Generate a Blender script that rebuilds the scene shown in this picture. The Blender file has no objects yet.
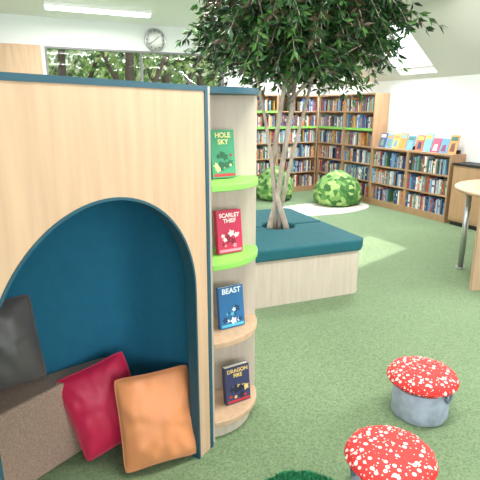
import bpy, math, random
from mathutils import Vector, Matrix, noise
random.seed(7)
H=1.58; PITCH=math.radians(15.16); YAW=math.radians(25.46)
cy,sy=math.cos(YAW),math.sin(YAW)
def W(x,y): return (x*cy+y*sy, -x*sy+y*cy)      # plan (view aligned) -> room axes
def pix(px,py,z):
    u=(px-240)/480; v=(240-py)/480
    dy=math.cos(PITCH)+v*math.sin(PITCH); dz=-math.sin(PITCH)+v*math.cos(PITCH)
    t=(z-H)/dz
    a=W(u*t,dy*t); return Vector((a[0],a[1],z))
def lin(c): 
    c=c/255
    return c/12.92 if c<=0.04045 else ((c+0.055)/1.055)**2.4
def rgb(r,g,b): return (lin(r),lin(g),lin(b),1)

# ---------------- materials ----------------
def newmat(name):
    m=bpy.data.materials.new(name); m.use_nodes=True
    nt=m.node_tree; b=nt.nodes['Principled BSDF']; return m,nt,b
def mat(name,c,rough=0.6,metal=0,var=0.06,scale=8,bump=0,bscale=60,stretch=(1,1,1),sheen=0):
    m,nt,b=newmat(name)
    tc=nt.nodes.new('ShaderNodeTexCoord'); mp=nt.nodes.new('ShaderNodeMapping')
    mp.inputs['Scale'].default_value=stretch
    nt.links.new(tc.outputs['Object'],mp.inputs['Vector'])
    n=nt.nodes.new('ShaderNodeTexNoise'); n.inputs['Scale'].default_value=scale; n.inputs['Detail'].default_value=5
    nt.links.new(mp.outputs[0],n.inputs['Vector'])
    r=nt.nodes.new('ShaderNodeValToRGB')
    r.color_ramp.elements[0].position=0.3; r.color_ramp.elements[1].position=0.7
    r.color_ramp.elements[0].color=tuple(x*(1-var) for x in c[:3])+(1,)
    r.color_ramp.elements[1].color=tuple(min(1,x*(1+var)) for x in c[:3])+(1,)
    nt.links.new(n.outputs['Fac'],r.inputs['Fac']); nt.links.new(r.outputs['Color'],b.inputs['Base Color'])
    b.inputs['Roughness'].default_value=rough; b.inputs['Metallic'].default_value=metal
    if sheen: b.inputs['Sheen Weight'].default_value=sheen
    if bump:
        n2=nt.nodes.new('ShaderNodeTexNoise'); n2.inputs['Scale'].default_value=bscale; n2.inputs['Detail'].default_value=3
        nt.links.new(tc.outputs['Object'],n2.inputs['Vector'])
        bp=nt.nodes.new('ShaderNodeBump'); bp.inputs['Strength'].default_value=bump; bp.inputs['Distance'].default_value=0.01
        nt.links.new(n2.outputs['Fac'],bp.inputs['Height']); nt.links.new(bp.outputs[0],b.inputs['Normal'])
    return m
def emit(name,c,s):
    m,nt,b=newmat(name); b.inputs['Base Color'].default_value=c
    b.inputs['Emission Color'].default_value=c; b.inputs['Emission Strength'].default_value=s; return m
def attrmat(name,rough=0.5,trans=0):
    m,nt,b=newmat(name); a=nt.nodes.new('ShaderNodeAttribute'); a.attribute_name='Col'
    n=nt.nodes.new('ShaderNodeTexNoise'); n.inputs['Scale'].default_value=14
    tc=nt.nodes.new('ShaderNodeTexCoord'); nt.links.new(tc.outputs['Object'],n.inputs['Vector'])
    mx=nt.nodes.new('ShaderNodeMix'); mx.data_type='RGBA'; mx.blend_type='MULTIPLY'
    mx.inputs[0].default_value=0.2
    nt.links.new(a.outputs['Color'],mx.inputs[6]); nt.links.new(n.outputs['Fac'],mx.inputs[7])
    nt.links.new(mx.outputs[2],b.inputs['Base Color']); b.inputs['Roughness'].default_value=rough
    return m
WOOD=mat('birch_laminate',rgb(190,159,130),0.55,var=0.09,scale=3,stretch=(9,9,0.7))
PALE=mat('pale_ash',rgb(196,182,168),0.55,var=0.08,scale=4,stretch=(9,9,0.8))
OAK=mat('oak_shelving',rgb(176,140,106),0.5,var=0.1,scale=4,stretch=(6,6,1))
TEAL=mat('teal_edge',rgb(26,74,90),0.5)
TEALIN=mat('teal_felt',rgb(24,104,134),0.9,var=0.05,scale=20,bump=0.15,bscale=300)
TEALC=mat('teal_fabric',rgb(14,88,98),0.85,var=0.08,scale=12,bump=0.2,bscale=250)
LIME=mat('lime_shelf',rgb(134,196,90),0.45,var=0.03)
WHITEW=mat('white_paint',rgb(222,225,224),0.8,var=0.015,scale=2)
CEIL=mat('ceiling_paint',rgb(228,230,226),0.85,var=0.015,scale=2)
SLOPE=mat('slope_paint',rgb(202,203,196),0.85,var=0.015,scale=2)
TRIM=mat('white_trim',rgb(240,240,238),0.4,var=0.01)
DARKF=mat('grey_window_frame',rgb(120,122,122),0.5)
BROWN=mat('brown_felt',rgb(180,150,134),0.95,var=0.28,scale=160,bump=0.5,bscale=260)
RED=mat('crimson_cotton',rgb(200,18,70),0.5,var=0.05,scale=6,bump=0.06,bscale=25,sheen=.2)
ORANGE=mat('orange_cotton',rgb(216,138,88),0.5,var=0.06,scale=6,bump=0.06,bscale=25,sheen=.2)
BLACK=mat('charcoal_leatherette',rgb(98,93,92),0.42,var=0.08,bump=0.06,bscale=30)
GREY=mat('denim_fabric',rgb(160,169,184),0.8,var=0.2,scale=14,bump=0.4,bscale=40)
DGREY=mat('strap_grey',rgb(104,112,126),0.7)
CHROME=mat('brushed_steel',rgb(190,192,195),0.3,metal=0.9,var=0.02)
BARK=mat('bark',rgb(165,152,138),0.85,var=0.25,scale=14,bump=0.8,bscale=50,stretch=(2,2,.5))
BOOKM=attrmat('book_covers',0.45)
LEAFM=attrmat('leaves',0.42)
PAGE=mat('pages',rgb(235,228,210),0.8)
BLK=mat('black_plastic',rgb(28,28,30),0.5)
GRASS=mat('outdoor_grass',rgb(90,130,60),0.9,var=0.2)
TUBE=emit('tube_glow',(1,.99,.96,1),4)
SOIL=mat('soil',rgb(60,45,35),0.95,var=.3,scale=30)
def carpet():
    m,nt,b=newmat('green_carpet'); tc=nt.nodes.new('ShaderNodeTexCoord')
    n=nt.nodes.new('ShaderNodeTexNoise'); n.inputs['Scale'].default_value=85; n.inputs['Detail'].default_value=8; n.inputs['Roughness'].default_value=.8
    n3=nt.nodes.new('ShaderNodeTexNoise'); n3.inputs['Scale'].default_value=1.5; n3.inputs['Detail'].default_value=4
    for k in (n,n3): nt.links.new(tc.outputs['Object'],k.inputs['Vector'])
    r=nt.nodes.new('ShaderNodeValToRGB'); e=r.color_ramp.elements
    e[0].position=.34; e[1].position=.68; e[0].color=rgb(76,103,68); e[1].color=rgb(144,166,124)
    nt.links.new(n.outputs['Fac'],r.inputs['Fac'])
    mx=nt.nodes.new('ShaderNodeMix'); mx.data_type='RGBA'; mx.blend_type='MULTIPLY'; mx.inputs[0].default_value=.2
    nt.links.new(r.outputs['Color'],mx.inputs[6]); nt.links.new(n3.outputs['Fac'],mx.inputs[7])
    nt.links.new(mx.outputs[2],b.inputs['Base Color']); b.inputs['Roughness'].default_value=.9
    b.inputs['Sheen Weight'].default_value=.06
    bp=nt.nodes.new('ShaderNodeBump'); bp.inputs['Strength'].default_value=.5; bp.inputs['Distance'].default_value=.01
    nt.links.new(n.outputs['Fac'],bp.inputs['Height']); nt.links.new(bp.outputs[0],b.inputs['Normal'])
    return m
CARPET=carpet()
def spotted():
    m,nt,b=newmat('toadstool_fabric'); tc=nt.nodes.new('ShaderNodeTexCoord')
    def vor(sc,th,w):
        v=nt.nodes.new('ShaderNodeTexVoronoi'); v.inputs['Scale'].default_value=sc; v.inputs['Randomness'].default_value=.75
        nz=nt.nodes.new('ShaderNodeTexNoise'); nz.inputs['Scale'].default_value=35
        nt.links.new(tc.outputs['Object'],nz.inputs['Vector'])
        mx=nt.nodes.new('ShaderNodeMix'); mx.data_type='VECTOR'; mx.inputs[0].default_value=.007
        nt.links.new(tc.outputs['Object'],mx.inputs[4]); nt.links.new(nz.outputs['Color'],mx.inputs[5])
        nt.links.new(mx.outputs[1],v.inputs['Vector'])
        l=nt.nodes.new('ShaderNodeMath'); l.operation='LESS_THAN'; l.inputs[1].default_value=th
        nt.links.new(v.outputs['Distance'],l.inputs[0]); return l
    a=vor(34,.31,0); c=vor(62,.22,0)
    mm=nt.nodes.new('ShaderNodeMath'); mm.operation='MAXIMUM'
    nt.links.new(a.outputs[0],mm.inputs[0]); nt.links.new(c.outputs[0],mm.inputs[1])
    mx=nt.nodes.new('ShaderNodeMix'); mx.data_type='RGBA'
    mx.inputs[6].default_value=rgb(206,46,42); mx.inputs[7].default_value=rgb(236,214,208)
    nt.links.new(mm.outputs[0],mx.inputs[0]); nt.links.new(mx.outputs[2],b.inputs['Base Color'])
    b.inputs['Roughness'].default_value=.75
    return m
SPOT=spotted()
def leafy():
    m,nt,b=newmat('leaf_print_fabric'); tc=nt.nodes.new('ShaderNodeTexCoord')
    v=nt.nodes.new('ShaderNodeTexVoronoi'); v.inputs['Scale'].default_value=14
    nt.links.new(tc.outputs['Object'],v.inputs['Vector'])
    r=nt.nodes.new('ShaderNodeValToRGB'); e=r.color_ramp.elements
    e[0].color=rgb(48,96,44); e[1].color=rgb(158,184,112); e[0].position=.1; e[1].position=.9
    x=e.new(.5); x.color=rgb(84,134,62)
    s=nt.nodes.new('ShaderNodeSeparateColor'); nt.links.new(v.outputs['Color'],s.inputs[0])
    nt.links.new(s.outputs[0],r.inputs['Fac']); nt.links.new(r.outputs['Color'],b.inputs['Base Color'])
    b.inputs['Roughness'].default_value=.85; return m
LEAFY=leafy()
SHAG=mat('grass_rug',rgb(40,136,88),.95,var=.4,scale=90,bump=1,bscale=200)
def glass():
    m=bpy.data.materials.new('window_glass'); m.use_nodes=True; nt=m.node_tree; nt.nodes.clear()
    o=nt.nodes.new('ShaderNodeOutputMaterial'); t=nt.nodes.new('ShaderNodeBsdfTransparent'); g=nt.nodes.new('ShaderNodeBsdfGlossy')
    g.inputs['Roughness'].default_value=.02; mx=nt.nodes.new('ShaderNodeMixShader'); mx.inputs[0].default_value=.02
    nt.links.new(t.outputs[0],mx.inputs[1]); nt.links.new(g.outputs[0],mx.inputs[2]); nt.links.new(mx.outputs[0],o.inputs[0]); return m
GLASS=glass()

# ---------------- mesh builder ----------------
class MB:
    def __init__(s): s.v=[];s.f=[];s.m=[];s.c=[];s.sm=[];s.mats=[];s.T=Matrix.Identity(4)
    def mi(s,m):
        if m not in s.mats: s.mats.append(m)
        return s.mats.index(m)
    def add(s,vs,fs,m,col=(1,1,1,1),smooth=False):
        o=len(s.v); s.v+= [s.T@Vector(p) for p in vs]
        for i,f in enumerate(fs):
            s.f.append([o+k for k in f]); mm=m[i] if isinstance(m,(list,tuple)) else m
            s.m.append(s.mi(mm)); s.c.append(col); s.sm.append(smooth)
    def box(s,x0,x1,y0,y1,z0,z1,m,col=(1,1,1,1)):
        s.add([(x0,y0,z0),(x1,y0,z0),(x1,y1,z0),(x0,y1,z0),(x0,y0,z1),(x1,y0,z1),(x1,y1,z1),(x0,y1,z1)],
          [(3,2,1,0),(4,5,6,7),(0,1,5,4),(1,2,6,5),(2,3,7,6),(3,0,4,7)],m,col)
    def prism(s,pts,z0,z1,m,mtop=None,smooth=False):
        n=len(pts); a=sum(pts[i][0]*pts[(i+1)%n][1]-pts[(i+1)%n][0]*pts[i][1] for i in range(n))
        if a<0: pts=pts[::-1]
        vs=[(p[0],p[1],z0) for p in pts]+[(p[0],p[1],z1) for p in pts]
        s.add(vs,[tuple(range(n-1,-1,-1)),tuple(range(n,2*n))]+[(i,(i+1)%n,n+(i+1)%n,n+i) for i in range(n)],[m,mtop or m]+[m]*n,smooth=smooth)
    def lathe(s,prof,m,seg=32,c=(0,0,0),fn=None):
        vs=[];fs=[]
        for i,(r,z) in enumerate(prof):
            for k in range(seg):
                a=2*math.pi*k/seg; rr=r*(fn(a,i) if fn else 1)
                vs.append((c[0]+rr*math.cos(a),c[1]+rr*math.sin(a),c[2]+z))
        for i in range(len(prof)-1):
            for k in range(seg): 
                k2=(k+1)%seg; fs.append((i*seg+k,i*seg+k2,(i+1)*seg+k2,(i+1)*seg+k))
        fs.append(tuple(range(seg-1,-1,-1))); L=(len(prof)-1)*seg; fs.append(tuple(L+k for k in range(seg)))
        s.add(vs,fs,m,smooth=True)
    def tube(s,pts,rad,m,seg=10,col=(1,1,1,1)):
        pts=[Vector(p) for p in pts]; vs=[];fs=[]; n=len(pts)
        for i,p in enumerate(pts):
            d=(pts[min(i+1,n-1)]-pts[max(i-1,0)]).normalized()
            a=d.cross(Vector((0.3,0.9,0.1))).normalized(); b=d.cross(a)
            r=rad[i] if isinstance(rad,(list,tuple)) else rad
            for k in range(seg):
                t=2*math.pi*k/seg; vs.append(p+a*r*math.cos(t)+b*r*math.sin(t))
        for i in range(n-1):
            for k in range(seg):
                k2=(k+1)%seg; fs.append((i*seg+k,i*seg+k2,(i+1)*seg+k2,(i+1)*seg+k))
        fs.append(tuple(range(seg-1,-1,-1))); fs.append(tuple((n-1)*seg+k for k in range(seg)))
        s.add(vs,fs,m,col,smooth=True)
    def build(s,name,parent=None,bevel=0,loc=None):
        xs=[v.x for v in s.v]; ys=[v.y for v in s.v]; zs=[v.z for v in s.v]
        o=Vector(((min(xs)+max(xs))/2,(min(ys)+max(ys))/2,min(zs))) if loc is None else Vector(loc)
        me=bpy.data.meshes.new(name); me.from_pydata([v-o for v in s.v],[],s.f)
        for m in s.mats: me.materials.append(m)
        me.polygons.foreach_set('material_index',s.m); me.polygons.foreach_set('use_smooth',s.sm)
        ca=me.color_attributes.new('Col','FLOAT_COLOR','CORNER')
        buf=[]
        for p,c in zip(me.polygons,s.c): buf+=list(c)*p.loop_total
        ca.data.foreach_set('color',buf); me.update()
        ob=bpy.data.objects.new(name,me); bpy.context.collection.objects.link(ob); ob.location=o
        if parent: 
            ob.parent=parent; ob.location=o-parent.location
        if bevel:
            md=ob.modifiers.new('bevel','BEVEL'); md.width=bevel; md.segments=2; md.limit_method='ANGLE'
        return ob
def empty(name,loc):
    e=bpy.data.objects.new(name,None); bpy.context.collection.objects.link(e); e.location=loc; e.empty_display_size=.1; return e

# ---------------- room ----------------
PX0,PX1,QY0,QY1=-4.5,5.9,-3.0,8.45
ZC=2.95; ZK=2.05; PS=4.83
b=MB(); b.box(PX0-.2,PX1+.2,QY0-.2,QY1+.2,-.1,0,CARPET); b.build('floor')
b=MB(); b.box(PX0-.2,PS,QY0-.2,QY1+.2,ZC,ZC+.12,CEIL); b.build('ceiling')
def sl(p): return ZK+(PX1-p)*(ZC-ZK)/(PX1-PS)
b=MB()
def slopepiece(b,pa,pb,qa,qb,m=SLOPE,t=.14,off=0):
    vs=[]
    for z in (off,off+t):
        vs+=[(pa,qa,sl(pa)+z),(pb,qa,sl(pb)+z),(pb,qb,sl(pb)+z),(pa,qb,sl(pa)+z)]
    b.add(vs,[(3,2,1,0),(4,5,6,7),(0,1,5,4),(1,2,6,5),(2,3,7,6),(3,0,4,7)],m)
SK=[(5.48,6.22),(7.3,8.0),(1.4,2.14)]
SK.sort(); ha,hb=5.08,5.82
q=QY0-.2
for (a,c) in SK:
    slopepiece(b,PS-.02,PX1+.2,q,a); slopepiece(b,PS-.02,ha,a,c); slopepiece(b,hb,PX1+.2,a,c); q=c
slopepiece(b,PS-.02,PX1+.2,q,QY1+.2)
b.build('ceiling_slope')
for i,(a,c) in enumerate(SK):
    b=MB()
    f=.03
    slopepiece(b,ha,ha+f,a,c,TRIM,.06,.08); slopepiece(b,hb-f,hb,a,c,TRIM,.06,.08)
    slopepiece(b,ha,hb,a,a+f,TRIM,.06,.08); slopepiece(b,ha,hb,c-f,c,TRIM,.06,.08)
    slopepiece(b,ha+f,hb-f,a+f,c-f,GLASS,.006,.11)
    b.build('window_%d'%(i+4))
b=MB(); b.box(PX1,PX1+.15,QY0,QY1,0,ZK+.02,WHITEW); b.build('wall_right')
WA,WB,WZ0,WZ1=.68,3.7,1.3,2.53
b=MB()
b.box(PX0,WA,QY1,QY1+.15,0,ZC,WHITEW); b.box(WB,PX1+.15,QY1,QY1+.15,0,ZC,WHITEW)
b.box(WA,WB,QY1,QY1+.15,0,WZ0,WHITEW); b.box(WA,WB,QY1,QY1+.15,WZ1,ZC,WHITEW); b.build('wall_back')
b=MB(); fw=.03
b.box(WA,WB,QY1-.02,QY1+.08,WZ1-fw,WZ1,DARKF); b.box(WA,WB,QY1-.04,QY1+.08,WZ0,WZ0+fw,TRIM)
for x in (WA,WA+1.5,WB-fw):
    b.box(x,x+fw,QY1-.01,QY1+.08,WZ0+fw,WZ1-fw,DARKF)
b.box(WA+fw,WB-fw,QY1+.04,QY1+.046,WZ0+fw,WZ1-fw,GLASS); b.build('window_1')
b=MB(); LW=(-1.0,4.5,.9,2.5)
b.box(PX0-.15,PX0,QY0,LW[0],0,ZC,WHITEW); b.box(PX0-.15,PX0,LW[1],QY1,0,ZC,WHITEW)
b.box(PX0-.15,PX0,LW[0],LW[1],0,LW[2],WHITEW); b.box(PX0-.15,PX0,LW[0],LW[1],LW[3],ZC,WHITEW); b.build('wall_left')
b=MB(); FW=(-2.5,3.5,.9,2.5)
b.box(PX0,FW[0],QY0-.15,QY0,0,ZC,WHITEW); b.box(FW[1],PX1+.15,QY0-.15,QY0,0,ZC,WHITEW)
b.box(FW[0],FW[1],QY0-.15,QY0,0,FW[2],WHITEW); b.box(FW[0],FW[1],QY0-.15,QY0,FW[3],ZC,WHITEW); b.build('wall_front')
b=MB()
for k in range(5):
    y=LW[0]+(LW[1]-LW[0]-.05)*k/4; b.box(PX0-.1,PX0-.02,y,y+.05,LW[2],LW[3],TRIM)
b.box(PX0-.1,PX0-.02,LW[0],LW[1],LW[2],LW[2]+.05,TRIM); b.box(PX0-.1,PX0-.02,LW[0],LW[1],LW[3]-.05,LW[3],TRIM); b.build('window_2')  # unseen window, added to let light in from the left
b=MB()
for k in range(5):
    x=FW[0]+(FW[1]-FW[0]-.05)*k/4; b.box(x,x+.05,QY0-.1,QY0-.02,FW[2],FW[3],TRIM)
b.box(FW[0],FW[1],QY0-.1,QY0-.02,FW[2],FW[2]+.05,TRIM); b.box(FW[0],FW[1],QY0-.1,QY0-.02,FW[3]-.05,FW[3],TRIM); b.build('window_3')  # unseen window behind the camera, added for the lighting
b=MB(); b.box(PX0,PX1,QY1-.015,QY1,0,.09,TRIM); b.build('baseboard_back')
b=MB(); b.box(PX1-.015,PX1,QY0,QY1-.015,0,.09,TRIM); b.build('baseboard_right')

# outdoors
b=MB(); b.box(-12,16,QY1+.4,30,-.35,-.15,GRASS); b.build('lawn')
def leaf(b,p,d,L,w,col):
    s=d.cross(Vector((random.gauss(0,1),random.gauss(0,1),random.gauss(0,1)))).normalized()
    n=d.cross(s)
    b.add([p,p+d*L*.45+s*w*.5+n*w*.15,p+d*L+n*(-.1*L),p+d*L*.45-s*w*.5+n*w*.15,p+d*L*.5],[(0,1,4),(1,2,4),(2,3,4),(3,0,4)],LEAFM,col)
def foliage(b,c,R,n,size,cols,droop=0):
    for i in range(n):
        d=Vector((random.gauss(0,1),random.gauss(0,1),random.gauss(0,1))).normalized()*(random.random()**.4)
        p=Vector(c)+Vector((d.x*R[0],d.y*R[1],d.z*R[2]))
        if p.z<size*1.4: continue
        leaf(b,p,Vector((random.gauss(0,1),random.gauss(0,1),random.gauss(0,1)-droop)).normalized(),size*random.uniform(.7,1.3),size*.6,random.choice(cols))
oc=[rgb(150,175,90),rgb(105,140,70),rgb(190,200,130),rgb(80,105,60),rgb(200,205,160)]
far=[rgb(150,178,100),rgb(175,192,125),rgb(125,155,85)]
DBARK=mat('dark_bark',rgb(80,66,54),0.9,var=.2,scale=12)
for (x,y) in [(-.5,12.2),(1.5,13.6),(2.9,12.2),(4.2,13.5),(5.6,14.5),(7.6,13.6),(10,15.5),(-3,14)]:
    b=MB(); b.tube([(x,y,-.149),(x+.08,y,1.3),(x-.05,y,2.4),(x+.05,y,4)],[.15,.13,.11,.07],DBARK,8)
    b.tube([(x+.08,y,1.5),(x+.6,y,2.3),(x+1.1,y,3.4)],[.08,.06,.03],DBARK,6)
    b.tube([(x+.05,y,1.7),(x-.5,y,2.5),(x-.9,y,3.5)],[.08,.05,.03],DBARK,6)
    foliage(b,(x+.1,y+.5,3.7),(1.6,.9,1.6),1000,.2,oc)
    b.build('garden_tree')
b=MB()
for k in range(11):
    x=-4+k*2.2; foliage(b,(x,23+(k%2),2.3),(1.7,1.0,2.3+.4*(k%3)),1500,.36,far)
    b.tube([(x,23,-.149),(x,23,2)],[.1,.08],DBARK,6)
b.build('garden_hedge')

# ---------------- reading nook ----------------
A0=(-.132,1.995); d=(.537,.843); nn=(-.843,.537)
def N(s,n,z=0):
    a=W(A0[0]-s*d[0]+n*nn[0],A0[1]-s*d[1]+n*nn[1]); return Vector((a[0],a[1],z))
def hexa(b,s0,s1,n0,n1,zl0,zl1,zh,ms):
    vs=[N(s0,n0,zl0),N(s1,n0,zl1),N(s1,n1,zl1),N(s0,n1,zl0),N(s0,n0,zh),N(s1,n0,zh),N(s1,n1,zh),N(s0,n1,zh)]
    fs=[(0,1,2,3),(7,6,5,4),(4,5,1,0),(5,6,2,1),(6,7,3,2),(7,4,0,3)]
    b.add(vs,fs,ms)
def nb(b,s0,s1,n0,n1,z0,z1,m): hexa(b,s0,s1,n0,n1,z0,z0,z1,[m]*6)
ZT=1.672; SW=1.12; SC=.56; ZS=.845; R=.46; D=.98
nook=empty('reading_nook',N(.56,.4))
b=MB(); F=[TEAL,TEAL,WOOD,TEAL,TEALIN,TEAL]
hexa(b,.02,SC-R,0,.03,0,0,ZT-.02,F); hexa(b,SC+R,SW,0,.03,0,0,ZT-.02,F)
NS=48
def az(s): 
    k=max(0,R*R-(s-SC)**2); return ZS+math.sqrt(k)
for i in range(NS):
    a0=math.pi-math.pi*i/NS; a1=math.pi-math.pi*(i+1)/NS
    s0=SC+R*math.cos(a0); s1=SC+R*math.cos(a1)
    hexa(b,s0,s1,0,.03,az(s0),az(s1),ZT-.02,F)
b.build('arched_front_panel',nook)
b=MB(); nb(b,0,.02,-.004,.034,0,ZT,TEAL); nb(b,.02,SW,-.004,.034,ZT-.02,ZT,TEAL)
for i in range(NS):
    a0=math.pi*i/NS; a1=math.pi*(i+1)/NS; r0,r1=R-.010,R
    def q(r,a,n): return N(SC+r*math.cos(a),n,ZS+r*math.sin(a))
    vs=[q(r0,a0,-.003),q(r1,a0,-.003),q(r1,a1,-.003),q(r0,a1,-.003),q(r0,a0,.045),q(r1,a0,.045),q(r1,a1,.045),q(r0,a1,.045)]
    b.add(vs,[(0,1,2,3),(7,6,5,4),(0,3,7,4),(1,5,6,2)],TEAL)
nb(b,SC-R,SC-R+.010,-.003,.045,0,ZS,TEAL); nb(b,SC+R-.010,SC+R,-.003,.045,0,ZS,TEAL)
b.build('edge_trim',nook)
curve=[(.03,.036),(.03,.20),(.03,.38),(.034,.44),(.048,.485),(.075,.518),(.115,.545),(.16,.566),(.30,.618),(.42,.662),(.58,.745),(.80,.845),(1.09,.96)]
b=MB()
vs=[];fs=[]
for (s,n) in curve: vs+=[N(s,n,0),N(s,n,ZT-.02)]
for i in range(len(curve)-1): fs.append((2*i,2*i+1,2*i+3,2*i+2))
b.add(vs,fs,TEALIN,smooth=True)
b.build('felt_lining',nook)
b=MB()
nb(b,0,.028,.034,D,0,ZT-.01,PALE); nb(b,SW-.03,SW,.034,D,0,ZT-.01,TEALIN)
nb(b,.0,SW,D,D+.03,0,ZT-.01,PALE); nb(b,.03,SW-.03,.034,D,ZT-.03,ZT-.01,TEALIN)
b.build('carcass',nook)
b=MB(); b.prism([tuple(N(s,n)[:2]) for s,n in [(.135,.495),(.71,.53),(1.085,.55),(1.085,.945),(.80,.835),(.58,.735),(.42,.652),(.30,.608),(.16,.556)]],0,.395,BROWN); b.build('felt_bench',nook,bevel=.012)

def pillow(name,base,right,up,w,h,t,m,seed=0,piping=None):
    right=Vector(right).normalized(); up=Vector(up); up=(up-right*up.dot(right)).normalized(); nrm=right.cross(up)
    b=MB(); G=36
    def pt(u,v,sd):
        bow=.05
        x=u*(1-bow*(1-v*v)*abs(u)**2); y=v*(1-bow*(1-u*u)*abs(v)**2)
        k=(abs(u)*abs(v))**6*.05; x*=1-k; y*=1-k
        th=(max(0,1-abs(u)**2.6)**.6)*(max(0,1-abs(v)**2.6)**.6)
        nz=noise.noise(Vector((u*1.6+seed,v*1.6,sd*3)))*.25+noise.noise(Vector((u*4+seed,v*3,sd*3)))*.09
        edge=max(abs(u),abs(v))**3
        nz+=.16*edge*math.sin(11*math.atan2(v,u)+seed)
        z=sd*t/2*th*(1+nz)
        return base+up*h/2+right*(x*w/2)+up*(y*h/2)+nrm*z
    for sd in (1,-1):
        vs=[pt(-1+2*i/G,-1+2*j/G,sd) for j in range(G+1) for i in range(G+1)]
        fs=[(j*(G+1)+i,j*(G+1)+i+1,(j+1)*(G+1)+i+1,(j+1)*(G+1)+i) for j in range(G) for i in range(G)]
        if sd<0: fs=[f[::-1] for f in fs]
        b.add(vs,fs,m,smooth=True)
    ring=[pt(-1+2*i/G,-1,1) for i in range(G)]+[pt(1,-1+2*i/G,1) for i in range(G)]+[pt(1-2*i/G,1,1) for i in range(G)]+[pt(-1,1-2*i/G,1) for i in range(G+1)]
    b.tube(ring,.003,piping or m,6)
    return b.build(name)
def dirw(x,y,z=0): a=W(x,y); return Vector((a[0],a[1],z))
def C(x,y,z): a=W(x,y); return Vector((a[0],a[1],z))
pillow('orange_cushion',C(-.352,1.85,.018),dirw(.92,.38,.02),dirw(-.18,.24,1),.345,.43,.15,ORANGE,3)
pillow('crimson_cushion',C(-.565,1.945,.045),dirw(.80,.46,.22),dirw(-.20,.20,1),.33,.42,.13,RED,9)
rv=N(.42,.64)-N(.78,.78); bk=N(.6,.70)-N(.6,.6)
pillow('charcoal_cushion',N(.62,.66,.41),rv+Vector((0,0,.02)),Vector((bk.x*2.2,bk.y*2.2,1)),.38,.39,.12,BLACK,5)

# ---------------- curved display shelves ----------------
Ca=(-.19,2.315); Aa=(-.122,2.025); Ba=(.08,2.365)
def c2(x,y): return W(x,y)
rr=math.hypot(Aa[0]-Ca[0],Aa[1]-Ca[1]); rB=math.hypot(Ba[0]-Ca[0],Ba[1]-Ca[1])
a_0=math.atan2(Aa[1]-Ca[1],Aa[0]-Ca[0]); a_1=math.atan2(Ba[1]-Ca[1],Ba[0]-Ca[0])
def fan(extra=0):
    o=[c2(*Ca)]
    for i in range(25):
        f=i/24; a=a_0+(a_1-a_0)*f; r=rr+(rB-rr)*f+extra
        o.append(c2(Ca[0]+r*math.cos(a),Ca[1]+r*math.sin(a)))
    return o
sh=empty('curved_display_shelf',C(Ca[0],Ca[1],0))
SZ=[.105,.53,.915,1.27]
for i,z in enumerate(SZ):
    b=MB(); b.prism(fan(),z-.03,z,LIME if i>1 else WOOD); b.build('shelf_%d'%(i+1),sh,bevel=.004)
b=MB(); b.prism(fan(),ZT-.026,ZT,TEAL,PALE); b.build('top_cap',sh)
b=MB(); b.prism(fan(-.035),0,.074,PALE); b.build('plinth',sh)
def board(p,q,t,z0,z1,m,name):
    v=Vector((q[0]-p[0],q[1]-p[1])).normalized(); n=Vector((-v.y,v.x))*t
    pts=[c2(*p),c2(*q),c2(q[0]+n.x,q[1]+n.y),c2(p[0]+n.x,p[1]+n.y)]
    b=MB(); b.prism(pts,z0,z1,m); return b.build(name,sh)
board(Ca,Ba,.02,0,ZT,PALE,'back_board')
board(Ca,Aa,-.02,0,ZT,PALE,'side_board')

def book(name,px,Y,z,yawdir,w,h,t,colc,title,tcol,acc,tsize=.03,tilt=.12):
    tt=Y*math.cos(PITCH)+(H-z-.1)*math.sin(PITCH)
    base=C((px-240)/480*tt,Y,z); r=dirw(*yawdir).normalized(); n=Vector((r.y,-r.x,0))
    up=(Vector((0,0,1))-n*tilt).normalized(); nf=n-up*n.dot(up); nf.normalize()
    base=base+Vector((0,0,.004))
    M=Matrix(((r.x,-nf.x,up.x,base.x),(r.y,-nf.y,up.y,base.y),(r.z,-nf.z,up.z,base.z),(0,0,0,1)))
    b=MB(); b.T=M
    b.box(-w/2,w/2,-.002,0,0,h,BOOKM,colc); b.box(-w/2,w/2,t,t+.002,0,h,BOOKM,colc); b.box(-w/2-.002,-w/2,-.002,t+.002,0,h,BOOKM,colc)
    b.box(-w/2,w/2-.003,0,t,.003,h-.003,PAGE)
    b.box(-w*.46,w*.46,-.003,-.002,h*.03,h*.09,BOOKM,acc)
    rs=random.Random(title)
    for k in range(14):
        cx=rs.uniform(-.33,.33)*w; cz=rs.uniform(.16,.5)*h; rad=rs.uniform(.05,.14)*w; colk=rs.choice([acc,tcol,tuple(x*.4 for x in colc[:3])+(1,)])
        pts=[(cx+rad*math.cos(a*math.pi/5)*(1.2 if a%2 else .7),-.003-.0001*k,cz+rad*math.sin(a*math.pi/5)*(1.2 if a%2 else .7)) for a in range(10)]
        b.add(pts,[tuple(range(10))],BOOKM,colk)
    root=b.build(name)
    for li,line in enumerate(title.split()):
        cu=bpy.data.curves.new('title','FONT'); cu.body=line; cu.size=tsize; cu.align_x='CENTER'; cu.extrude=.0004; cu.offset=.0008
        m,nt,bb=newmat('title_ink'); bb.inputs['Base Color'].default_value=tcol; cu.materials.append(m)
        to=bpy.data.objects.new('title_line_%d'%(li+1),cu); bpy.context.collection.objects.link(to)
        wmat=M@Matrix.Translation((0,-.0045,h*.84-li*tsize*.95))@Matrix.Rotation(math.pi/2,4,'X')
        to.parent=root; to.matrix_local=Matrix.Translation(-root.location)@wmat
e=(.86,.5)
book('paperback_book',224.5,2.24,SZ[3],e,.12,.22,.022,rgb(70,158,118),'HOLE SKY',rgb(235,225,150),rgb(190,60,60),.032)
book('paperback_book',231,2.21,SZ[2],e,.13,.205,.026,rgb(206,44,84),'SCARLET THIEF',rgb(255,225,225),rgb(255,150,170),.027)
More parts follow.
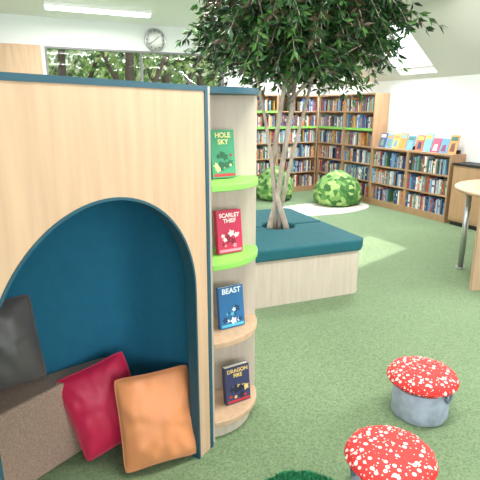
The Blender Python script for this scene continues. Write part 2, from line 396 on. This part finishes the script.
book('paperback_book',233,2.2,SZ[1],e,.135,.21,.024,rgb(40,108,165),'BEAST',rgb(235,245,250),rgb(90,190,215),.038)
book('paperback_book',239,2.2,SZ[0],e,.14,.20,.03,rgb(58,62,100),'DRAGON FIRE',rgb(235,200,120),rgb(190,50,50),.028)

# ---------------- bookcases ----------------
pal=[rgb(60,95,150),rgb(205,205,200),rgb(190,70,60),rgb(50,52,66),rgb(232,226,210),rgb(100,140,180),rgb(210,165,85),rgb(85,125,95),rgb(145,85,115),rgb(165,185,205),rgb(120,90,75),rgb(215,130,85),rgb(240,240,238),rgb(70,80,115),rgb(130,160,145),rgb(120,165,200)]
def bookcase(M,wd,ht,rows,dep=.3,name='bookcase',green=()):
    b=MB(); b.T=M; t=.02
    b.box(0,t,0,dep,0,ht,OAK); b.box(wd-t,wd,0,dep,0,ht,OAK); b.box(t,wd-t,dep-.01,dep,0,ht,OAK); b.box(0,wd,0,dep,ht,ht+.025,OAK)
    b.box(t,wd-t,.01,dep-.01,0,.08,OAK)
    zs=[.08+(ht-.08)*i/rows for i in range(rows)]
    for i,z in enumerate(zs):
        b.box(t,wd-t,.005,dep-.01,z,z+.02,OAK)
        if i in green: b.box(t,wd-t,0,.005,z-.012,z+.03,LIME)
    ob=b.build(name)
    k=MB(); k.T=M; gap=(ht-.08)/rows
    for z in zs:
        x=t+.004
        while x<wd-t-.04:
            if random.random()<.04: x+=random.uniform(.02,.12); continue
            w=random.uniform(.012,.03); h=min(gap-.035,random.uniform(.17,.235)); dd=random.uniform(.13,.16)
            if x+w>wd-t: break
            y0=random.uniform(.02,.045); c=random.choice(pal)
            k.box(x,x+w,y0,y0+dd,z+.0205,z+.0205+h,BOOKM,c)
            if random.random()<.6:
                c2_=random.choice(pal); zz=z+.02+h*random.uniform(.2,.7); k.box(x+.001,x+w-.001,y0-.0008,y0,zz,zz+h*.16,BOOKM,c2_)
            x+=w+.001
    k.build('shelved_books')
    return ob
def Mback(p): return Matrix.Translation((p,8.13,0))
def Mright(q): return Matrix.Translation((5.58,q,0))@Matrix.Rotation(-math.pi/2,4,'Z')
for p in (3.762,4.664): bookcase(Mback(p),.9,1.83,6,green=(5,4) if p<4.6 else (4,))
for q_ in (8.12,7.31): bookcase(Mright(q_),.8,1.83,6,green=(4,))
for q_ in (6.5,5.675): bookcase(Mright(q_),.82,.95,3,name='low_bookcase')
bright=[rgb(120,170,205),rgb(235,205,110),rgb(220,120,90),rgb(240,240,235),rgb(80,130,110),rgb(200,100,130),rgb(140,195,210),rgb(235,165,110),rgb(80,100,150)]
for q_,n in ((6.5,5),(5.675,5)):
    b=MB(); b.T=Mright(q_)
    for i in range(n):
        x=.03+i*.156; h=random.uniform(.20,.27); w=.143; y=.10; lean=.06
        c=random.choice(bright); z0=.9758
        vs=[(x,y,z0),(x+w,y,z0),(x+w,y+lean,z0+h),(x,y+lean,z0+h),(x,y+.015,z0),(x+w,y+.015,z0),(x+w,y+lean+.015,z0+h),(x,y+lean+.015,z0+h)]
        b.add(vs,[(0,1,2,3),(7,6,5,4),(0,4,5,1),(1,5,6,2),(2,6,7,3),(3,7,4,0)],BOOKM,c)
        def f(u,v): return (x+w*u,y+lean*v-.0015,z0+h*v)
        b.add([f(.1,.7),f(.9,.7),f(.9,.92),f(.1,.92)],[(0,1,2,3)],BOOKM,random.choice(bright))
        b.add([f(.2,.12),f(.8,.12),f(.7,.6),f(.3,.55)],[(0,1,2,3)],BOOKM,random.choice(bright+pal))
        b.box(x+.01,x+w-.01,y+.08,y+.12,z0,z0+.05,BLK)
    b.build('display_books')
b=MB(); b.T=Mright(4.79)
b.box(0,1.3,0,.3,.06,.84,OAK); b.box(-.01,1.31,-.02,.3,.84,.87,BLK); b.box(.03,1.27,.02,.28,0,.06,BLK)
for k in range(2):
    b.box(.02+k*.64,.02+k*.64+.62,-.015,0,.09,.82,OAK); b.box(.58+k*.1,.60+k*.1,-.035,-.015,.4,.55,CHROME)
b.build('side_cabinet')

# ---------------- cupboard, clock, lights ----------------
b=MB(); b.box(-.9,.62,QY1-.12,QY1-.016,0,2.53,WOOD); 
for k in range(2): b.box(-.88+k*.75,-.88+k*.75+.735,QY1-.14,QY1-.12,.08,2.5,WOOD); b.box(-.2+k*.1,-.185+k*.1,QY1-.165,QY1-.14,1,1.2,CHROME)
b.build('tall_wooden_cupboard')
b=MB(); u=(155-240)/480; 
v=(240-40)/480; dyc=math.cos(PITCH)+v*math.sin(PITCH); dzc=-math.sin(PITCH)+v*math.cos(PITCH)
wx,wy=W(u,dyc); tt=(QY1-.02)/wy; cp=(wx*tt,QY1,H+dzc*tt)
b.T=Matrix.Translation(cp)@Matrix.Rotation(math.pi/2,4,'X')
b.lathe([(.185,.0),(.185,.035),(.17,.045),(.165,.035)],CHROME,40); 
b.lathe([(.165,.036),(.001,.037)],TRIM,40)
for k in range(12):
    a=k*math.pi/6; b.T=Matrix.Translation(cp)@Matrix.Rotation(math.pi/2,4,'X')@Matrix.Rotation(a,4,'Z'); b.box(-.004,.004,.125,.15,.037,.039,BLK)
for a,L in ((-.9,.09),(2.2,.13)):
    b.T=Matrix.Translation(cp)@Matrix.Rotation(math.pi/2,4,'X')@Matrix.Rotation(a,4,'Z'); b.box(-.004,.004,-.02,L,.039,.041,BLK)
b.build('wall_clock')
def fixture(p,q_,pw=62):
    b=MB(); b.box(p-.72,p+.72,q_-.06,q_+.06,ZC-.045,ZC-.001,TRIM); b.box(p-.7,p+.7,q_-.045,q_+.045,ZC-.085,ZC-.045,TUBE)
    o=b.build('ceiling_light')
    l=bpy.data.lights.new('tube_lamp','AREA'); l.shape='RECTANGLE'; l.size=1.38; l.size_y=.09; l.energy=pw; l.color=(1,.975,.94)
    lo=bpy.data.objects.new('tube_lamp',l); bpy.context.collection.objects.link(lo); lo.parent=o; lo.location=(0,0,-.006)
fp=C(-1.93,7.2,0)
for p_,q_ in ((fp.x,fp.y),(fp.x,fp.y-3),(fp.x,fp.y-6),(fp.x+2.6,fp.y-3),(fp.x+2.6,fp.y-6),(fp.x-2.8,fp.y-3),(fp.x-2.8,fp.y-6)): fixture(p_,q_)  # only the first fixture is in view; the rest are added to light the room
def arealight(name,loc,rot,sx,sy_,pw,col):
    l=bpy.data.lights.new(name,'AREA'); l.shape='RECTANGLE'; l.size=sx; l.size_y=sy_; l.energy=pw; l.color=col
    o=bpy.data.objects.new(name,l); bpy.context.collection.objects.link(o); o.location=loc; o.rotation_euler=rot
arealight('window_daylight',(PX0-.14,1.75,1.7),(0,-math.pi/2,0),1.6,5.4,180,(.92,.97,1))  # added area lamp filling the invented left opening
arealight('window_daylight',(.5,QY0-.14,1.7),(math.pi/2,0,0),5.9,1.6,145,(.97,.98,1))  # added area lamp lighting the room from behind the camera
for (a,c) in SK:
    s_=(ZC-ZK)/(PX1-PS); mid=(ha+hb)/2
    arealight('skylight_daylight',(mid,(a+c)/2,sl(mid)+.2),Vector((-s_,0,-1)).to_track_quat('-Z','Y').to_euler(),.7,.7,80,(.95,.98,1))

# ---------------- tree seat ----------------
fr=Vector((1.115,4.02)); e1=Vector((.93,.368)).normalized(); e2=Vector((-e1.y,e1.x))
def S(a,b_):
    x=fr-e1*a+e2*b_; return c2(x.x,x.y)
LX,LY=1.15,1.52; tx,ty=.50,LY*.5
seat=empty('tree_bench_seat',Vector((*S(LX/2,LY/2),0)))
def rrect(a0,a1,b0,b1,ch): return [(a0+ch,b0),(a1-ch,b0),(a1,b0+ch),(a1,b1-ch),(a1-ch,b1),(a0+ch,b1),(a0,b1-ch),(a0,b0+ch)]
b=MB(); b.prism([S(*p) for p in rrect(.03,LX-.03,.03,LY-.03,.05)],0,.40,PALE,PALE); b.build('wooden_base',seat)
def halfring(b0,b1,side):
    ch=.07; r=.15
    if side==0:
        pts=[(ch,b0),(LX-ch,b0),(LX,b0+ch),(LX,b1)]
        pts+=[(tx+r*math.cos(a*math.pi/12),b1-r*math.sin(a*math.pi/12)) for a in range(13)]
        pts+=[(0,b1),(0,b0+ch)]
    else:
        pts=[(0,b0)]+[(tx-r*math.cos(a*math.pi/12),b0+r*math.sin(a*math.pi/12)) for a in range(13)]+[(LX,b0),(LX,b1-ch),(LX-ch,b1),(ch,b1),(0,b1-ch)]
    return [S(*p) for p in pts]
b=MB(); b.prism(halfring(0,ty-.014,0),.402,.50,TEALC); b.build('cushion_near',seat,bevel=.018)
b=MB(); b.prism(halfring(ty+.014,LY,1),.402,.50,TEALC); b.build('cushion_far',seat,bevel=.018)
# ---------------- tree ----------------
tb=S(tx,ty); b=MB()
tc0=Vector((tb[0],tb[1],.401))
b.lathe([(.135,0),(.13,.03),(.05,.05)],SOIL,20,c=tc0)
def cam2(dx,dy): a=W(dx,dy); return Vector((a[0],a[1],0))
def stem(offs,rads): b.tube([tc0+cam2(o[0],o[1])+Vector((0,0,o[2])) for o in offs],rads,BARK,10)
stem([(-.09,0,.0),(-.07,.02,.12),(-.03,.03,.28),(.0,0,.45),(.02,-.02,.65),(.06,0,.9),(.10,.03,1.15),(.14,.05,1.5),(.14,.1,2.2)],[.036,.031,.028,.027,.026,.025,.023,.02,.012])
stem([(.10,-.02,.0),(.06,-.04,.14),(.0,-.02,.32),(-.05,.03,.5),(-.06,.04,.7),(-.03,.02,.95),(.0,-.02,1.2),(.04,-.05,1.5),(.3,-.1,1.9)],[.032,.028,.026,.025,.024,.023,.022,.018,.01])
stem([(.0,.08,.0),(.02,.05,.2),(.05,.0,.4),(.08,-.03,.6),(.15,0,.9),(.22,.05,1.15),(.30,.1,1.5),(.45,.1,1.9)],[.026,.022,.02,.019,.018,.017,.014,.01])
stem([(-.04,.05,.0),(-.03,.03,.25),(-.05,.0,.5),(-.09,-.03,.8),(-.14,0,1.1),(-.22,.05,1.5),(-.4,.1,1.9)],[.022,.02,.018,.017,.015,.012,.008])
cr=tc0+cam2(.17,.05); cr.z=2.35
for k in range(14):
    a=k*2.4; z0=1.65+.04*(k%5); r=random.uniform(.4,.7)
    p0=Vector((tc0.x,tc0.y,z0))+cam2(.08,0)
    b.tube([p0,p0+Vector((math.cos(a)*r*.5,math.sin(a)*r*.5,.3)),p0+Vector((math.cos(a)*r,math.sin(a)*r,.5+random.uniform(-.2,.4)))],[.013,.008,.004],BARK,6)
lc=[rgb(42,86,38),rgb(28,62,30),rgb(62,110,48),rgb(22,50,28),rgb(90,134,66),rgb(50,94,44),rgb(76,62,42)]
for i in range(760):
    dd=Vector((random.gauss(0,1),random.gauss(0,1),random.gauss(0,.9))).normalized()*(random.random()**.4)
    p=cr+Vector((dd.x*.72,dd.y*.72,dd.z*.55))
    if p.z<2.15:
        k_=.76+.24*(p.z-1.82)/.33; p.x=cr.x+(p.x-cr.x)*k_; p.y=cr.y+(p.y-cr.y)*k_
    out=Vector((p.x-cr.x,p.y-cr.y,0)); rad=out.length; out=out.normalized() if rad>.05 else Vector((1,0,0))
    lowlim=1.80+.05*random.random()
    if p.z<lowlim: p.z=lowlim+random.random()*.3
    out=(out+Vector((random.gauss(0,.5),random.gauss(0,.5),0)))
    pts=[];pp=p.copy(); vz=random.uniform(.2,.7)
    for k in range(7):
        pts.append(pp.copy()); pp=pp+(out*.035+Vector((0,0,vz*.06))); vz-=.33
    pts=[x for x in pts if x.z<2.88]
    if len(pts)<3: continue
    b.tube(pts,[.003]*len(pts),BARK,3)
    base=random.choice(lc)
    for x in pts:
        for s_ in range(4):
            dv=(out*.5+Vector((random.gauss(0,.7),random.gauss(0,.7),-.55+random.gauss(0,.4)))).normalized()
            c_=base if random.random()<.6 else random.choice(lc)
            L=random.uniform(.07,.11)
            if x.z+dv.z*L<2.93: leaf(b,x,dv,L,.029,c_)
b.build('ficus_tree')

# ---------------- toadstool pouffes ----------------
def toadstool(c,R_,hh,rot=0):
    root=empty('toadstool_pouffe',c)
    b=MB(); b.T=Matrix.Translation(c)
    h1=hh-.075
    b.lathe([(R_*.78,0.0),(R_*.82,.01),(R_*.81,h1*.5),(R_*.80,h1)],GREY,40,fn=lambda a,i:1+.012*math.sin(a*7+i))
    b.tube([(R_*.82*math.cos(a*math.pi/20),R_*.82*math.sin(a*math.pi/20),h1*.93) for a in range(41)],.005,DGREY,6)
    for a in (rot,rot+math.pi):
        x0,y0=math.cos(a)*R_*.83,math.sin(a)*R_*.83; tx_,ty_=-math.sin(a),math.cos(a)
        b.tube([(x0+tx_*k*.045,y0+ty_*k*.045,h1*.9-(1-k*k)*.05) for k in (-1,-.7,-.3,0,.3,.7,1)],.007,DGREY,6)
    b.build('fabric_stem',root)
    b=MB(); b.T=Matrix.Translation(c)
    prof=[(R_*.80,h1-.004),(R_*.93,h1-.002),(R_*.99,h1+.010),(R_*1.0,h1+.026),(R_*.97,h1+.042),(R_*.88,h1+.057),(R_*.70,h1+.067),(R_*.45,h1+.072),(R_*.2,h1+.074),(.004,h1+.075)]
    b.lathe(prof,SPOT,56,fn=lambda a,i:1+.015*math.sin(a*9+i*1.3)*(i<6)+.012*math.sin(a*23))
    b.tube([(R_*1.0*math.cos(a*math.pi/28),R_*1.0*math.sin(a*math.pi/28),h1+.02) for a in range(57)],.004,SPOT,6)
    b.build('spotted_cap',root)
p=pix(423,370,.25); toadstool(Vector((p.x,p.y,0)),.178,.265,-1.2)
p=pix(391,449,.25); toadstool(Vector((p.x,p.y,0)),.180,.265,2.6)

# ---------------- bean bags, pale floor patch, grass rug ----------------
def beanbag(px,py,R_,hh,ph):
    c=pix(px,py,0); b=MB(); b.T=Matrix.Translation(c+Vector((0,0,.0125)))
    prof=[(R_*.75,0),(R_*.93,.03),(R_*1.0,.12),(R_*.97,.2),(R_*.86,.3),(R_*.68,.38),(R_*.42,.45),(R_*.2,.49),(R_*.05,.5)]
    prof=[(r,z*hh/.5) for r,z in prof]
    b.lathe(prof,LEAFY,40,fn=lambda a,i:1+.05*math.sin(a*3+ph+i*.4)+.025*math.sin(a*7+i))
    b.build('bean_bag')
beanbag(274,199,.36,.60,0); beanbag(336,204,.42,.58,2)
b=MB(); c=pix(322,209,0); e_=[(c.x+.9*math.cos(a*math.pi/24)*(1+.02*math.sin(a*3)),c.y+.46*math.sin(a*math.pi/24)) for a in range(48)]
PR=mat('cream_rug',rgb(205,203,192),.95,var=.1,scale=20,bump=.6,bscale=120)
b.prism(e_,.001,.012,PR); b.build('cream_rug')  # thin flat cream oval lying on the carpet
b=MB(); c=pix(304,512,0)
ep=[(c.x+.22*math.cos(a*math.pi/30)*(1+.03*math.sin(a*5)),c.y+.22*math.sin(a*math.pi/30)*(1+.03*math.sin(a*5))) for a in range(60)]
b.prism(ep,.001,.012,SHAG)
for i in range(5000):
    a=random.random()*2*math.pi; r=.21*math.sqrt(random.random()); x=c.x+r*math.cos(a); y=c.y+r*math.sin(a); t=random.random()*3.14
    dx,dy=math.cos(t)*.003,math.sin(t)*.003
    b.add([(x-dx,y-dy,.011),(x+dx,y+dy,.011),(x+random.gauss(0,.008),y+random.gauss(0,.008),.03)],[(0,1,2)],SHAG)
b.build('grass_rug')

# ---------------- round table ----------------
tcn=C(2.92,4.62,0); tab=empty('round_table',tcn)
TH=.80
b=MB(); b.T=Matrix.Translation(tcn); b.lathe([(.76,TH),(.77,TH+.012),(.77,TH+.03),(.76,TH+.035)],WOOD,64); b.build('table_top',tab)
lg=pix(460,268,0)
b=MB()
def leg(p): b.tube([(p.x,p.y,.01),(p.x,p.y,TH)],.028,CHROME,16); b.tube([(p.x,p.y,0),(p.x,p.y,.015)],.045,CHROME,16)
leg(lg); leg(Vector((2*tcn.x-lg.x,2*tcn.y-lg.y,0)))
leg(tcn+Vector((-(lg.y-tcn.y),lg.x-tcn.x,0)))
b.build('steel_legs',tab)
pp=pix(471,291,0)
b=MB(); o1=pp; v1=dirw(.95,.3).normalized(); n1=Vector((-v1.y,v1.x,0))*.03
o2=o1+v1*.5
b.prism([(o1.x,o1.y),(o2.x,o2.y),(o2.x+n1.x,o2.y+n1.y),(o1.x+n1.x,o1.y+n1.y)],0,TH,WOOD); b.build('panel_leg',tab)

# ---------------- lighting / world / camera ----------------
l=bpy.data.lights.new('sun','SUN'); l.energy=6; l.angle=.02; l.color=(1,.95,.86)
so=bpy.data.objects.new('sun',l); bpy.context.collection.objects.link(so)
so.rotation_euler=Vector((-1.67,-1.47,-2.3)).to_track_quat('-Z','Y').to_euler(); so.location=(8,12,8)
w=bpy.data.worlds.new('sky'); bpy.context.scene.world=w; w.use_nodes=True; nt=w.node_tree; bg=nt.nodes['Background']
tcx=nt.nodes.new('ShaderNodeTexCoord'); sp=nt.nodes.new('ShaderNodeSeparateXYZ'); rp=nt.nodes.new('ShaderNodeValToRGB')
rp.color_ramp.elements[0].color=(.95,.97,1,1); rp.color_ramp.elements[1].color=(.6,.78,1,1)
nt.links.new(tcx.outputs['Generated'],sp.inputs[0]); nt.links.new(sp.outputs['Z'],rp.inputs[0]); nt.links.new(rp.outputs[0],bg.inputs['Color'])
bg.inputs['Strength'].default_value=2.6
cam=bpy.data.cameras.new('camera'); cam.lens=36; cam.sensor_width=36; cam.clip_start=.02
co=bpy.data.objects.new('camera',cam); bpy.context.collection.objects.link(co); co.location=(0,0,H)
co.rotation_euler=(math.pi/2-PITCH,0,-YAW); bpy.context.scene.camera=co
bpy.context.scene.view_settings.view_transform='Standard'
bpy.context.scene.view_settings.exposure=0
